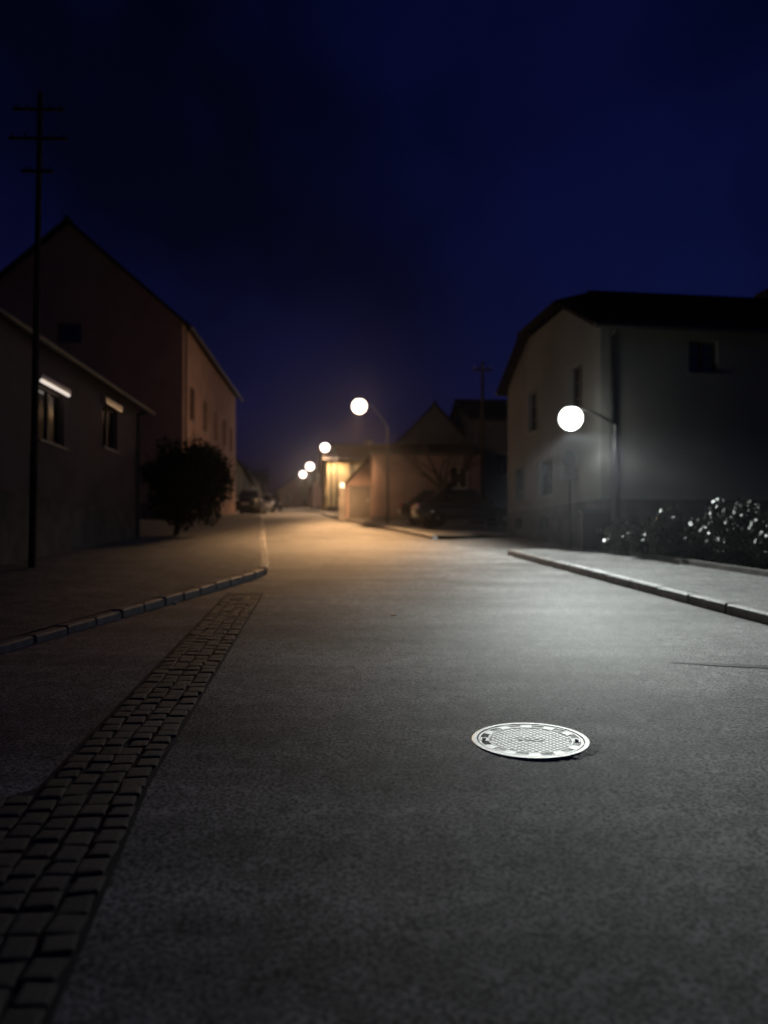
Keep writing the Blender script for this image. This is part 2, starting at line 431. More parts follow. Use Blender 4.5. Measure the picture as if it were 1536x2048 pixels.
for i in range(-12, 13):
    for j in range(-12, 13):
        x = (i + (.5 if j % 2 else 0)) * .040; y = j * .024
        if math.hypot(x, y) > RO - .118 or (abs(x) < .085 and abs(y) < .040): continue
        a, b = .0175, .021
        st.add([(x-a,y,.004),(x,y-b,.004),(x+a,y,.004),(x,y+b,.004),(x-a*.8,y,.0053),(x,y-b*.8,.0053),(x+a*.8,y,.0053),(x,y+b*.8,.0053)],
               [(4,5,6,7),(0,1,5,4),(1,2,6,5),(2,3,7,6),(3,0,4,7)])
tag(st.build('tread_studs', M['iron'], mh), kind='stuff')
for cx in (-.036, .036):
    em_ = MB(); a, b, w = .036, .030, .62
    for k in range(4):
        an0, an1 = k * math.pi / 2, (k + 1) * math.pi / 2
        p = [(a*math.cos(an0), b*math.sin(an0)), (a*math.cos(an1), b*math.sin(an1))]
        vs = [(cx+p[0][0],p[0][1],.004),(cx+p[1][0],p[1][1],.004),(cx+p[1][0]*w,p[1][1]*w,.004),(cx+p[0][0]*w,p[0][1]*w,.004)]
        vs += [(x, y, .0065) for x, y, z in vs]
        em_.add(vs, [(4,5,6,7),(0,1,5,4),(2,3,7,6)])
    em_.build('diamond_emblem', M['iron'], mh)
for k, a in enumerate((R(8), R(186))):
    MB().lathe([(.012, .0), (.012, .012), (.001, .012)], 12, c=((RO-.075)*math.cos(a), (RO-.075)*math.sin(a), 0)).build('lifting_hole', M['iron_dark'], mh)
# asphalt collar round the cover, slightly sunken and darker with tar
nn = 64; vs = []
for r, z in ((RO + .001, .0060), (RO + .050, -.003)):
    for i in range(nn):
        a = 2*math.pi*i/nn; rr = r + (random.uniform(-.012, .012) if r > RO + .01 else 0)
        vs.append((rr*math.cos(a), rr*math.sin(a), z))
MB().add(vs, [(i, (i+1)%nn, nn+(i+1)%nn, nn+i) for i in range(nn)]).build('asphalt_collar', M['asphalt_path'], mh)

vc = empty('valve_cap', (.115, 9.8, g(9.8))); vc.rotation_euler = (math.atan(.07), 0, 0)
tag(vc, 'tiny round metal valve cap set in the road, pale against the asphalt', 'valve cap')
MB().lathe([(.045, 0), (.045, .007), (.038, .010), (.036, .006), (.001, .006)], 24).build('cap', M['iron'], vc)
def scrap(x, y, z, s, label, cat, material=M['scrap'], name='paper_scrap'):
    bm = bmesh.new(); bmesh.ops.create_icosphere(bm, subdivisions=1, radius=s)
    for v in bm.verts: v.co = Vector((v.co.x * random.uniform(.7, 1.3), v.co.y * random.uniform(.7, 1.2), max(-.2 * s, v.co.z * random.uniform(.25, .45))))
    me = bpy.data.meshes.new(name); bm.to_mesh(me); bm.free(); me.materials.append(material)
    o = bpy.data.objects.new(name, me); COL.objects.link(o); o.location = (x, y, z + s * .3); return tag(o, label, cat)
scrap(-2.80, 10.8, g(10.8) + .0, .035, 'small crumpled white paper scrap lying at the left kerb', 'paper scrap')
scrap(1.34, 5.55, g(5.55), .009, 'pale pebble on the road just beyond the manhole, larger of two', 'pebble', name='pebble')
scrap(1.05, 5.60, g(5.60), .006, 'tiny pale pebble on the road beyond the manhole, smaller of two', 'pebble', name='pebble')
#scrap(.62, 3.17, g(3.17), .006, 'tiny pale pebble on the dark road nearest the camera', 'pebble', name='pebble')

# ------------------------------------------------------------------ houses
def house(name, label, O, u, side, La, Lb, zb, eave, ridge, axis, wallm, front=(), near=(), group=None, cat='house', plinth=None, plinthm=None,
          ov=.35, jerk=None, chimney=True, framem='frame', pipes=True, roofm='roof', wall_thick=.16, gov=None):
    """O: near street corner; u: along the street; side: +1 house lies right of the street, -1 left.
    front/near: openings (kind, a0, a1, z0, z1)"""
    u = Vector((u[0], u[1], 0)).normalized()
    v = Vector((u.y, -u.x, 0)) * side          # inward from street
    root = empty(name, (O[0], O[1], zb)); tag(root, label, cat, group)
    Ox, Oy = O
    def T(a, b, z):
        p = u * a + v * b; return (p.x, p.y, z - zb)
    wall = MB()
    def face(f, W, z0, z1, ops):
        """f(a,d,z) maps along/depth(inward)/z"""
        xs_ = sorted(set([0, W] + [o[1] for o in ops] + [o[2] for o in ops]))
        zs_ = sorted(set([z0, z1] + [o[3] for o in ops] + [o[4] for o in ops]))
        for i in range(len(xs_)-1):
            for j in range(len(zs_)-1):
                xm, zm = (xs_[i]+xs_[i+1])/2, (zs_[j]+zs_[j+1])/2
                if any(o[1] < xm < o[2] and o[3] < zm < o[4] for o in ops): continue
                wall.add([f(xs_[i],0,zs_[j]), f(xs_[i+1],0,zs_[j]), f(xs_[i+1],0,zs_[j+1]), f(xs_[i],0,zs_[j+1])], [(0,1,2,3)])
        D = wall_thick
        for k, a0, a1, b0, b1 in [o[:5] for o in ops]:
            wall.add([f(a0,0,b0),f(a0,D,b0),f(a0,D,b1),f(a0,0,b1)], [(0,1,2,3)])
            wall.add([f(a1,0,b0),f(a1,D,b0),f(a1,D,b1),f(a1,0,b1)], [(0,1,2,3)])
            wall.add([f(a0,0,b0),f(a1,0,b0),f(a1,D,b0),f(a0,D,b0)], [(0,1,2,3)])
            wall.add([f(a0,0,b1),f(a1,0,b1),f(a1,D,b1),f(a0,D,b1)], [(0,1,2,3)])
            opening(f, k, a0, a1, b0, b1, D)
    def bx(mb, f, a0, a1, d0, d1, z0, z1):
        vs = [f(a0,d0,z0),f(a1,d0,z0),f(a1,d1,z0),f(a0,d1,z0),f(a0,d0,z1),f(a1,d0,z1),f(a1,d1,z1),f(a0,d1,z1)]
        mb.add(vs, [(0,3,2,1),(4,5,6,7),(0,1,5,4),(1,2,6,5),(2,3,7,6),(3,0,4,7)])
    def opening(f, k, a0, a1, z0, z1, D):
        e = .004
        if k.startswith('win') or k in ('shut', 'half', 'cellar'):
            fr = MB(); t = .06 if k != 'cellar' else .04
            bx(fr, f, a0+e, a0+t, D-.07, D, z0+e, z1-e); bx(fr, f, a1-t, a1-e, D-.07, D, z0+e, z1-e)
            bx(fr, f, a0+t, a1-t, D-.07, D, z0+e, z0+t); bx(fr, f, a0+t, a1-t, D-.07, D, z1-t, z1-e)
            am = (a0+a1)/2
            if k != 'cellar': bx(fr, f, am-.035, am+.035, D-.065, D-.002, z0+t, z1-t)
            if k == 'winbar':
                for zz in (z0+(z1-z0)*.33, z0+(z1-z0)*.66):
                    bx(fr, f, a0+t, am-.035, D-.05, D-.02, zz-.015, zz+.015); bx(fr, f, am+.035, a1-t, D-.05, D-.02, zz-.015, zz+.015)
            fo = fr.build('window', M[framem], root)
            pn = MB(); bx(pn, f, a0+t-.002, a1-t+.002, D-.028, D-.018, z0+t-.002, z1-t+.002); pn.build('pane', M['pane'], fo)
            if k != 'cellar':
                si = MB(); bx(si, f, a0-.05, a1+.05, -.06, D-.072, z0-.04, z0+.012); si.build('sill', M['granite'], fo)
            if k in ('shut', 'half', 'winbox', 'winboxd'):
                sb = MB(); r = .085
                hl = f((a0-.10), -.03, z1+.09); hr = f((a1+.10), -.03, z1+.09)
                sb.tube(hl, hr, r, r, 14)
                sb.build('shutter_box', M['alu'], fo, smooth=False)
            if k == 'shut':
                zl = z0+.02 if k == 'shut' else z0 + (z1-z0)*.02
                ae = am if k == 'half' else a1-.01
                zz = z1 - .01
                sl = MB()
                while zz - .055 > zl:
                    bx(sl, f, a0+.01, ae, D-.115, D-.09, zz-.05, zz); zz -= .055
                so = sl.build('shutter_slats', M['shutter'], fo); so['kind'] = 'stuff'
            if k == 'half':
                near_w = a0 < 4 and False
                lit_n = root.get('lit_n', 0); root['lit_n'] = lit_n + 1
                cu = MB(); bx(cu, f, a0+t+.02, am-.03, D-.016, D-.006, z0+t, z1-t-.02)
                cu.build('curtain', M['curtain_glow'] if lit_n else M['curtain_glow_dim'], fo)
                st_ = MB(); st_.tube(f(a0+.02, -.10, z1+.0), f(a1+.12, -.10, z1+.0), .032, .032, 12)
                st_.build('glow_tube' if lit_n else 'awning_rail', M['glow_tube_mat'] if lit_n else M['alu'], fo)  # glowing tube added to imitate the bright bar over the nearer window
        elif k == 'blind':
            pn = MB(); bx(pn, f, a0+e, a1-e, D-.05, D, z0+e, z1-e); pn.build('panel', wallm, root)
        else:
            big = (a1 - a0) > 1.6
            nm = 'gate' if big else 'door'
            fr = MB(); t = .07
            bx(fr, f, a0+e, a0+t, D-.09, D, z0, z1-e); bx(fr, f, a1-t, a1-e, D-.09, D, z0, z1-e); bx(fr, f, a0+t, a1-t, D-.09, D, z1-t, z1-e)
            fo = fr.build(nm, M['frame_dark'], root)
            n = max(3, int((a1-a0-2*t)/.22)); w = (a1-a0-2*t)/n
            for i in range(n):
                pb = MB(); bx(pb, f, a0+t+i*w+.004, a0+t+(i+1)*w-.004, D-.06, D-.02, z0+.01, z1-t-.004)
                pb.build('plank', M['door'], fo)
            hb = MB(); bx(hb, f, a1-t-.14, a1-t-.10, D-.11, D-.06, z0+1.0, z0+1.12); hb.build('handle', M['galv'], fo)
    fF = lambda a, d, z: T(a, d, z)
    fN = lambda a, d, z: T(d, a, z)
    face(fF, La, zb, eave, list(front))
    face(fN, Lb, zb, eave, list(near))
    wall.add([T(La,0,zb),T(La,Lb,zb),T(La,Lb,eave),T(La,0,eave)], [(0,1,2,3)])
    wall.add([T(0,Lb,zb),T(La,Lb,zb),T(La,Lb,eave),T(0,Lb,eave)], [(0,1,2,3)])
    # roof in (s along ridge, t across) space
    if axis == 'u': Ls, Lt = La, Lb; RT = lambda s, t, z: T(s, t, z)
    else: Ls, Lt = Lb, La; RT = lambda s, t, z: T(t, s, z)
    half = Lt / 2; rise = ridge - eave; pitch = rise / half
    zj = jerk if jerk else None
    for s_ in (0, Ls):
        if zj and s_ == 0:
            tt = (zj - eave) / pitch
            wall.add([RT(0,0,eave),RT(0,Lt,eave),RT(0,Lt-tt,zj),RT(0,tt,zj)], [(0,1,2,3)])
        else:
            wall.add([RT(s_,0,eave),RT(s_,Lt,eave),RT(s_,half,ridge)], [(0,1,2)])
    wo = wall.build('wall', wallm, root)
    gv = ov if gov is None else gov
    rf = MB(); nrow = max(5, int(math.hypot(half, rise) / .34))
    def s0(z):
        if zj and z > zj: return -gv + (z - zj) / max(.1, (ridge - zj)) * (1.3 + gv)
        return -gv
    t_lo = -ov
    for sd in (0, 1):
        for k in range(nrow):
            ta = t_lo + (half - t_lo) * k / nrow; tb = t_lo + (half - t_lo) * (k + 1) / nrow
            za, zb_ = eave + pitch * ta, eave + pitch * tb
            A, B = (ta, tb) if sd == 0 else (Lt - ta, Lt - tb)
            sa, sb_ = s0(za), s0(zb_); up, lo = .10, .0
            vs = [RT(sa,A,za+.02),RT(Ls+gv,A,za+.02),RT(Ls+gv,B,zb_+.02),RT(sb_,B,zb_+.02),
                  RT(sa,A,za+.135),RT(Ls+gv,A,za+.135),RT(Ls+gv,B,zb_+.105),RT(sb_,B,zb_+.105)]
            rf.add(vs, [(0,3,2,1),(4,5,6,7),(0,1,5,4),(1,2,6,5),(2,3,7,6),(3,0,4,7)])
    if zj:
        tt = (zj - eave) / pitch
        vs = [RT(-gv-.06,tt-.05,zj-.02),RT(-gv-.06,Lt-tt+.05,zj-.02),RT(1.3,half,ridge+.04),RT(-gv-.06,tt-.05,zj+.14),RT(-gv-.06,Lt-tt+.05,zj+.14),RT(1.3,half,ridge+.16)]
        rf.add(vs, [(0,2,1),(3,4,5),(0,1,4,3),(1,2,5,4),(2,0,3,5)])
    ro = rf.build('roof', M[roofm], root)
    rt = MB(); rs = (1.25 if zj else -gv - .02)
    rt.tube(RT(rs, half, ridge + .10), RT(Ls + gv, half, ridge + .10), .11, .11, 8); rt.build('ridge_tiles', M[roofm], ro)
    if chimney:
        cs = Ls * (.35 if chimney is True else chimney); ch = MB(); w = .28
        def cb(s0_, s1_, t0_, t1_, z0_, z1_):
            vs = [RT(s0_,t0_,z0_),RT(s1_,t0_,z0_),RT(s1_,t1_,z0_),RT(s0_,t1_,z0_),RT(s0_,t0_,z1_),RT(s1_,t0_,z1_),RT(s1_,t1_,z1_),RT(s0_,t1_,z1_)]
            ch.add(vs, [(0,3,2,1),(4,5,6,7),(0,1,5,4),(1,2,6,5),(2,3,7,6),(3,0,4,7)])
        tc_ = half + .75
        cb(cs-w, cs+w, tc_-w, tc_+w, ridge-.9, ridge+.55); cb(cs-w-.05, cs+w+.05, tc_-w-.05, tc_+w+.05, ridge+.55, ridge+.65)
        ch.build('chimney', M['plinth'], ro)
    # eaves gutters
    for t_ in ((-ov - .06), (Lt + ov + .06)):
        zz = eave - pitch * ov + .03
        MB().tube(RT(-gv, t_, zz), RT(Ls + gv, t_, zz), .065, .065, 8).build('roof_gutter', M['galv_dark'], root)
    if pipes:
        dp = MB()
        if axis == 'u':
            dp.tube(T(.25, -.09, zb), T(.25, -.09, eave - .25), .045, .045, 8); dp.tube(T(.25, -.09, eave - .25), T(.25, -ov, eave - pitch*ov), .045, .045, 8)
        else:
            dp.tube(T(-.09, .25, zb), T(-.09, .25, eave - .25), .045, .045, 8); dp.tube(T(-.09, .25, eave - .25), T(-ov, .25, eave - pitch*ov), .045, .045, 8)
        dp.build('downpipe', M['galv_dark'], root)
    if plinth:
        pb = MB(); e = .04; pm = M['plinth'] if plinthm is None else plinthm
        cut = [o for o in front if o[3] < plinth]; cutn = [o for o in near if o[3] < plinth]
        def segs(W, cuts):
            out = []; p = -e
            for o in sorted(cuts, key=lambda o: o[1]):
                out.append((p, o[1], zb, plinth)); out.append((o[1], o[2], zb, o[3])) if o[3] > zb + .05 else None
                if o[4] < plinth: out.append((o[1], o[2], o[4], plinth))
                p = o[2]
            out.append((p, W + e, zb, plinth)); return out
        for a0, a1, z0, z1 in segs(La, cut): bx(pb, fF, a0, a1, -e, .002, z0, z1)
        for a0, a1, z0, z1 in segs(Lb, cutn):
            bx(pb, fN, max(a0, .003), a1, -e, .002, z0, z1)
        pb.build('plinth', pm, root)
    return root

# -- left row
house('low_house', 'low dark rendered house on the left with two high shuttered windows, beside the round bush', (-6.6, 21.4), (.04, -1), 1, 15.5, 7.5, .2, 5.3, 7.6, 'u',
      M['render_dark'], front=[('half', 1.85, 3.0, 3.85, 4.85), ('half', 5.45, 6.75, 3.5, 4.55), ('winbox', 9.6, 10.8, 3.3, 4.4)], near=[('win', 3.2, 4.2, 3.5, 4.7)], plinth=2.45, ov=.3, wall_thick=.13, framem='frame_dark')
house('gable_house', 'tall house on the left with a steep dark gable end and reddish lit front', (-8.48, 33.7), (-.05, 1), -1, 16.4, 9.4, 1.6, 11.05, 15.1, 'u',
      M['render_rose'], front=[('winbar', 1.6, 2.7, 4.0, 5.4), ('winbar', 5.0, 6.1, 4.0, 5.4), ('door', 8.3, 9.4, 2.95, 5.1), ('winbar', 11.2, 12.3, 4.2, 5.6), ('winbar', 14.0, 15.0, 4.4, 5.8),
      ('winbar', 1.6, 2.7, 7.2, 8.7), ('winbar', 5.0, 6.1, 7.2, 8.7), ('winbar', 8.3, 9.4, 7.2, 8.7), ('winbar', 11.2, 12.3, 7.3, 8.8), ('winbar', 14.0, 15.0, 7.3, 8.8)],
      near=[('win', 4.2, 5.2, 11.0-.9, 11.0-.05)], plinth=3.4, ov=.35, chimney=.6, wall_thick=.2, framem='frame_dark')
def far_windows(L, z, h=1.3, gap=2.9, w=1.0, first=1.0):
    out = []; a = first
    while a + w < L - .4: out.append(('win', a, a + w, z, z + h)); a += gap
    return out
house('pale_house', 'narrow pale grey house lit behind the parked cars on the left', (-10.95, 62), (-.119, 1), -1, 18, 9, 3.9, 7.9, 12.0, 'u', M['render_pale'],
      front=far_windows(18, 5.5, first=4), plinth=4.9, group=None, chimney=.3)
house('cottage', 'small pale cottage at the left of the crest beyond the pale grey house', (-13.7, 88), (-.13, 1), -1, 16, 8, 5.2, 8.8, 12.2, 'u', M['render_pale'],
      front=far_windows(16, 6.9), plinth=6.3, chimney=.5)
house('end_house', 'brownish gabled house closing the view where the street bends away', (-16.2, 122), (1, .12), -1, 9, 9, 7.0, 10.4, 13.4, 'v', M['render_rose'],
      front=far_windows(9, 8.5), plinth=7.9, chimney=.5)
# -- right row
house('annex', 'low plain brownish annex wall behind the parked cars and bare tree', (-.60, 40.0), (0, 1), 1, 6.0, 5.4, 2.5, 6.25, 6.9, 'v', M['render_cream'],
      near=[('win', 3.9, 4.8, 4.5, 5.6)], ov=.12, chimney=False, plinth=3.1, pipes=False)
house('lean_to', 'small lit gabled outbuilding with a dark plank gate beside the low annex', (-2.02, 42.6), (-.06, 1), 1, 5.0, 2.45, 2.6, 4.95, 6.25, 'u', M['render_cream'],
      near=[('gate', .10, 1.34, 3.0, 4.86)], ov=.3, chimney=False, pipes=False)
house('dark_gabled_house', 'dark house with a steep gable rising behind the low annex', (.35, 46.8), (-.05, 1), 1, 9, 5.2, 2.8, 7.2, 9.9, 'u', M['render_grey'],
      front=[('win', 2, 3, 5, 6.2)], near=[('win', 2.1, 3.0, 7.3-.95, 7.15)], chimney=.6)
house('long_dark_house', 'long dark house with a level ridge left of the corner building', (5.0, 44.2), (-.1, 1), 1, 8, 9, 2.8, 8.7, 10.3, 'v', M['render_grey'],
      near=[('win', 1.2, 2.2, 5.6, 6.8), ('win', 5.2, 6.2, 5.6, 6.8)], chimney=False)
house('yellow_house', 'yellow house on the right lit by the third street lamp', (-4.05, 57.2), (-.12, 1), 1, 10, 7, 3.7, 7.95, 9.4, 'v', M['render_yellow'],
      front=[('win', 1.5, 2.5, 5.4, 6.6), ('door', 4.2, 5.2, 4.1, 6.2), ('win', 7, 8, 5.4, 6.6)], near=[('win', 2.4, 3.4, 5.4, 6.6)], plinth=4.5, chimney=.5)
house('far_right_house', 'dim house on the right beyond the yellow house, near the crest', (-8.1, 92), (-.14, 1), 1, 12, 9, 5.4, 9.0, 12.2, 'u', M['render_rose'],
      front=far_windows(12, 7.2), near=[('win', 2, 3, 7.2, 8.4), ('win', 5, 6, 7.2, 8.4)], plinth=6.4, chimney=.4)
# -- corner building
house('corner_building', 'large pale two storey corner building on the right with a half hipped gable', (5.17, 19.1), (-.136, 1), 1, 7.7, 13.5, .9, 6.85, 8.75, 'v',
      M['render_pale'], front=[('winbar', 1.15, 2.05, 5.0, 6.25), ('winbar', 4.6, 5.5, 5.0, 6.25), ('winbar', 3.35, 4.55, 3.0, 4.05), ('winbar', 5.9, 6.9, 3.0, 4.05),
             ('cellar', 3.6, 4.2, 2.05, 2.4), ('cellar', 6.1, 6.7, 2.15, 2.45)],
      near=[('winbar', 2.25, 3.0, 5.75, 6.55), ('winbar', 6.2, 7.2, 5.3, 6.5), ('winbar', 6.2, 7.2, 3.2, 4.3)], plinth=2.68, ov=.32, gov=.3, jerk=7.95, chimney=.55, wall_thick=.18, framem='frame_dark')

# ------------------------------------------------------------------ street lamps
def street_lamp(base, head, kind, label, power, color, ies, bowl_r, pole_r, arm_drop):
    root = empty('street_lamp', (base[0], base[1], g(base[1]))); tag(root, label, 'street lamp', 'street lamps along the right pavement')
    z0 = root.location.z
    h = Vector((head[0] - base[0], head[1] - base[1], head[2] - z0))
    ptop = h.z - arm_drop
    MB().tube((0,0,-.2), (0,0,1.0), pole_r*1.25, pole_r*1.2, 14).build('pole_base', M['galv_dark'], root, smooth=False)
    MB().tube((0,0,1.0), (0,0,ptop), pole_r, pole_r*.62, 14).build('pole', M['galv_dark'], root)
    pts = []; rs = []
    n = 8
    for i in range(n + 1):
        t = i / n
        x = h.x * t; y = h.y * t; z = ptop + (h.z + bowl_r*.9 - ptop) * math.sin(t * math.pi / 2)
        pts.append((x, y, z)); rs.append(pole_r * (.40 - .12 * t))
    MB().path(pts, rs, 8).build('arm', M['dark_metal'], root)
    # head: shallow housing over a glowing bowl, rounded and sized up to imitate glare
    c = (h.x, h.y, h.z)
    MB().lathe([(.02, bowl_r*1.06), (bowl_r*.3, bowl_r*1.03), (bowl_r*.52, bowl_r*.93), (bowl_r*.52, bowl_r*.84), (bowl_r*.3, bowl_r*.84)], 20, c).build('lamp_housing', M['lamp_grey'], root, smooth=True)
    b = MB(); prof = [(.01, -bowl_r)] + [(bowl_r*math.cos(a), bowl_r*math.sin(a)) for a in [R(-75), R(-60), R(-45), R(-30), R(-15), 0, R(12), R(24), R(36), R(48), R(58)]]
    b.lathe(prof, 24, c)
    b.build('lamp_bowl', M['glow_white'] if kind == 'white' else (M['glow_warm'] if kind == 'warm' else M['glow_far']), root, smooth=True)
    lamp_light((h.x, h.y, h.z - bowl_r - .07), color, power, ies, .05, root)
    return root
street_lamp((5.28, 18.2), (4.25, 18.2, 4.46), 'white', 'nearest street lamp, glaring cool white in front of the corner building', 88, (.93, 1.0, .97), IES_LED, .27, .085, .14)
street_lamp((.16, 36.0), (-1.08, 35.0, 7.72), 'warm', 'orange street lamp on a tall pole left of the parked cars, second from the camera', 660, (1.0, .56, .25), IES_SOD, .32, .06, .75)
street_lamp((-3.35, 56.6), (-4.13, 56.0, 8.57), 'far', 'third street lamp glowing in front of the yellow house', 200, (1.0, .58, .28), IES_FAR, .30, .07, .5)
street_lamp((-6.95, 84.3), (-7.78, 84, g(84) + 4.6), 'far', 'fourth street lamp beyond the yellow house, second smallest glow', 130, (1.0, .6, .3), IES_FAR, .40, .07, .5)
street_lamp((-9.9, 106.3), (-10.75, 106, g(106) + 4.6), 'far', 'farthest street lamp, the smallest glow at the end of the street', 130, (1.0, .6, .3), IES_FAR, .42, .07, .5)

# ------------------------------------------------------------------ poles and sign
up = empty('utility_pole', (-5.72, 13.0, gl(-5.72, 13.0) + KH - .05)); up.rotation_euler = (0, R(1.0), 0)
tag(up, 'tall dark utility pole with crossarms in front of the low left house', 'utility pole')
MB().tube((0,0,-.3), (0,0,7.75), .062, .042, 12).build('pole', M['wood_pole'], up)
for z, w in ((7.45, .42), (6.98, .48), (6.45, .26)):
    MB().box(-w, w, -.075, -.04, z-.02, z+.02).build('crossarm', M['wood_pole'], up)
    for x in (-w+.06, -w*.45, w*.45, w-.06):
        MB().lathe([(.008,0),(.016,.015),(.010,.03),(.018,.05),(.006,.065)], 10, (x, -.057, z+.02)).build('insulator', M['dark_metal'], up)
up2 = empty('utility_pole', (4.7, 38.2, g(38.2))); tag(up2, 'thin dark utility pole standing behind the parked cars near the corner building', 'utility pole')
MB().tube((0,0,-.3), (0,0,7.75), .10, .07, 12).build('pole', M['wood_pole'], up2)
MB().box(-.45, .45, -.12, -.04, 7.3, 7.4).build('crossarm', M['wood_pole'], up2)
for x in (-.38, 0, .38):
    MB().lathe([(.012,0),(.028,.02),(.018,.05),(.032,.08),(.012,.11)], 10, (x, -.08, 7.4)).build('insulator', M['white'], up2)

sg = empty('sign_post', (4.72, 20.3, g(20.3) + .1)); sg.rotation_euler = (0, 0, R(-38))
tag(sg, 'slim sign post with a small sign at the end of the right pavement', 'sign post')
MB().tube((0,0,-.2), (0,0,2.35), .03, .03, 10).build('post', M['galv_dark'], sg)
s1 = MB().box(-.22, .22, -.045, -.033, 1.72, 2.02).build('sign_plate', M['galv_dark'], sg); bevel(s1, .01)
s2 = MB().lathe([(.19, 0), (.19, .01)], 28).build('sign_plate', M['galv_dark'], sg); s2.rotation_euler = (R(90), 0, 0); s2.location = (0, -.034, 2.27)
MB().box(-.035, .035, -.033, .032, 1.80, 1.84).build('bracket', M['galv'], sg)

# cupboard beside the hedge end
cb = empty('utility_cabinet', (5.0, 19.0 - .35, g(18.6) + .1)); cb.rotation_euler = (0, 0, R(-8))
tag(cb, 'dark grey utility cabinet at the building corner, behind the sign post', 'utility cabinet')
c1 = MB().box(-.38, .38, -.16, .16, -.1, .95).build('body', M['dark_metal'], cb); bevel(c1, .01)
MB().box(-.42, .42, -.20, .20, .952, 1.0).build('cap', M['dark_metal'], cb)
for sx in (-1, 1):
    d_ = MB().box(min(.01*sx, .35*sx), max(.01*sx, .35*sx), -.178, -.162, .03, .9).build('door', M['dark_metal'], cb)
    MB().box(.04*sx-.012, .04*sx+.012, -.20, -.178, .45, .57).build('handle', M['galv'], d_)

# lit box on the gate pier + pier
pier = empty('gate_pier', (-2.2, 42.2, g(42.2) + KH)); tag(pier, 'plain gate pier left of the dark plank gate', 'gate pier')
MB().box(-.17, .17, -.17, .17, -.1, 1.55).build('shaft', M['plinth'], pier); MB().box(-.21, .21, -.21, .21, 1.552, 1.62).build('cap', M['granite'], pier)
lb = empty('pier_lamp', (-2.2, 42.2, g(42.2) + KH + 1.62)); tag(lb, 'small lit box lamp on top of the gate pier', 'lamp')
MB().box(-.10, .10, -.10, .10, .02, .27).build('lamp_glass', M['glow_small'], lb)
MB().box(-.13, .13, -.13, .13, .27, .31).build('cap', M['dark_metal'], lb); MB().box(-.08, .08, -.08, .08, 0, .02).build('foot', M['dark_metal'], lb)

# ------------------------------------------------------------------ vegetation
def leaf_cloud(n, rad, size, fn_in=None, seed=0, clumps=30, cl_r=.35, shape=(1,1,1), squash=.5):
    rnd = random.Random(seed); mb = MB()
    cs = []
    while len(cs) < clumps:
        p = Vector((rnd.uniform(-1,1), rnd.uniform(-1,1), rnd.uniform(-1,1)))
        if .25 < p.length < 1:
            cs.append(Vector((p.x*rad[0], p.y*rad[1], p.z*rad[2])))
    for i in range(n):
        c = rnd.choice(cs); d = Vector((rnd.gauss(0,1), rnd.gauss(0,1), rnd.gauss(0,1))).normalized() * cl_r * (rnd.random() ** .4)
        p = c + d
        a = Vector((rnd.gauss(0,1), rnd.gauss(0,1), rnd.gauss(0,.6))).normalized(); b = a.orthogonal().normalized()
        b = (Matrix.Rotation(rnd.uniform(0, 6.28), 3, a) @ b)
        s = size * rnd.uniform(.6, 1.3); w = b.cross(a) * s * squash
        mb.add([p - b*s*.1, p + b*s*.45 + w, p + b*s*1.0, p + b*s*.45 - w], [(0,1,2,3)])
    return mb
def twigs(mb, p, d, r, L, depth, rnd, spread=.6, lift=.12):
    d = d.normalized(); n = 3; pts = [p.copy()]; rs = [r]
    for i in range(n):
        d = (d + Vector((rnd.gauss(0,.10), rnd.gauss(0,.10), rnd.gauss(0,.06) + lift*.3))).normalized()
        p = p + d * L / n; pts.append(p.copy()); rs.append(r * (1 - .38 * (i + 1) / n))
    mb.path(pts, rs, 6 if r > .02 else 4)
    if depth == 0: return
    for k in range(rnd.choice((2, 3, 3))):
        ax = Vector((rnd.gauss(0,1), rnd.gauss(0,1), rnd.gauss(0,1))).normalized()
        dd = (d + ax * spread + Vector((0,0,lift))).normalized()
        twigs(mb, pts[-1] if k < 2 else pts[-2], dd, rs[-1] * rnd.uniform(.6, .8), L * rnd.uniform(.6, .85), depth - 1, rnd, spread, lift)

# round bush-tree before the low house
rt_ = empty('bush', (-5.75, 23.2, g(23.2))); tag(rt_, 'big round dark bush standing between the low house and the gabled house', 'bush')
rnd = random.Random(3); tm = MB()
tm.path([Vector((-.35,0,-.1)), Vector((-.25,.03,.5)), Vector((-.1,0,1.1))], [.10, .08, .06], 8)
for k in range(7):
    a = k * .9; twigs(tm, Vector((-.12, 0, .9)), Vector((math.cos(a), math.sin(a), 1.1)), .045, .8, 3, rnd, .6)
tm.build('trunk', M['bark'], rt_)
cr_ = leaf_cloud(15000, (1.05, 1.05, 1.15), .085, seed=5, clumps=85, cl_r=.40).build('crown', M['leaf'], rt_, loc=(.05, 0, 1.75)); cr_['kind'] = 'stuff'
rnd = random.Random(8); sp = MB()
for k in range(26):
    a = rnd.uniform(0, 6.28); b_ = rnd.uniform(.1, 1.2)
    twigs(sp, Vector((.05+.9*math.cos(a)*math.cos(b_), .9*math.sin(a)*math.cos(b_), 1.8 + 1.0*math.sin(b_))), Vector((math.cos(a)*math.cos(b_), math.sin(a)*math.cos(b_), math.sin(b_)+.3)), .012, .38, 1, rnd, .5)
sp.build('twigs', M['bark'], rt_)['kind'] = 'stuff'

# bare tree behind the cars
bt = empty('bare_tree', (2.85, 37.6, g(37.6))); tag(bt, 'small bare branching tree between the parked cars and the low annex', 'tree')
rnd = random.Random(12); tr = MB()
tr.path([Vector((0,0,-.1)), Vector((.02,0,.8)), Vector((-.02,0,1.75))], [.22, .17, .15], 10); tr.build('trunk', M['bark'], bt)
br = MB()
for k in range(8):
    a = k * 2.4; twigs(br, Vector((-.02, 0, 1.5 + .03*k)), Vector((math.cos(a)*1.2, math.sin(a)*.8, .75)), .095, 1.25, 4, rnd, .55, .10)
tag(br.build('branches', M['bark'], bt), kind='stuff')

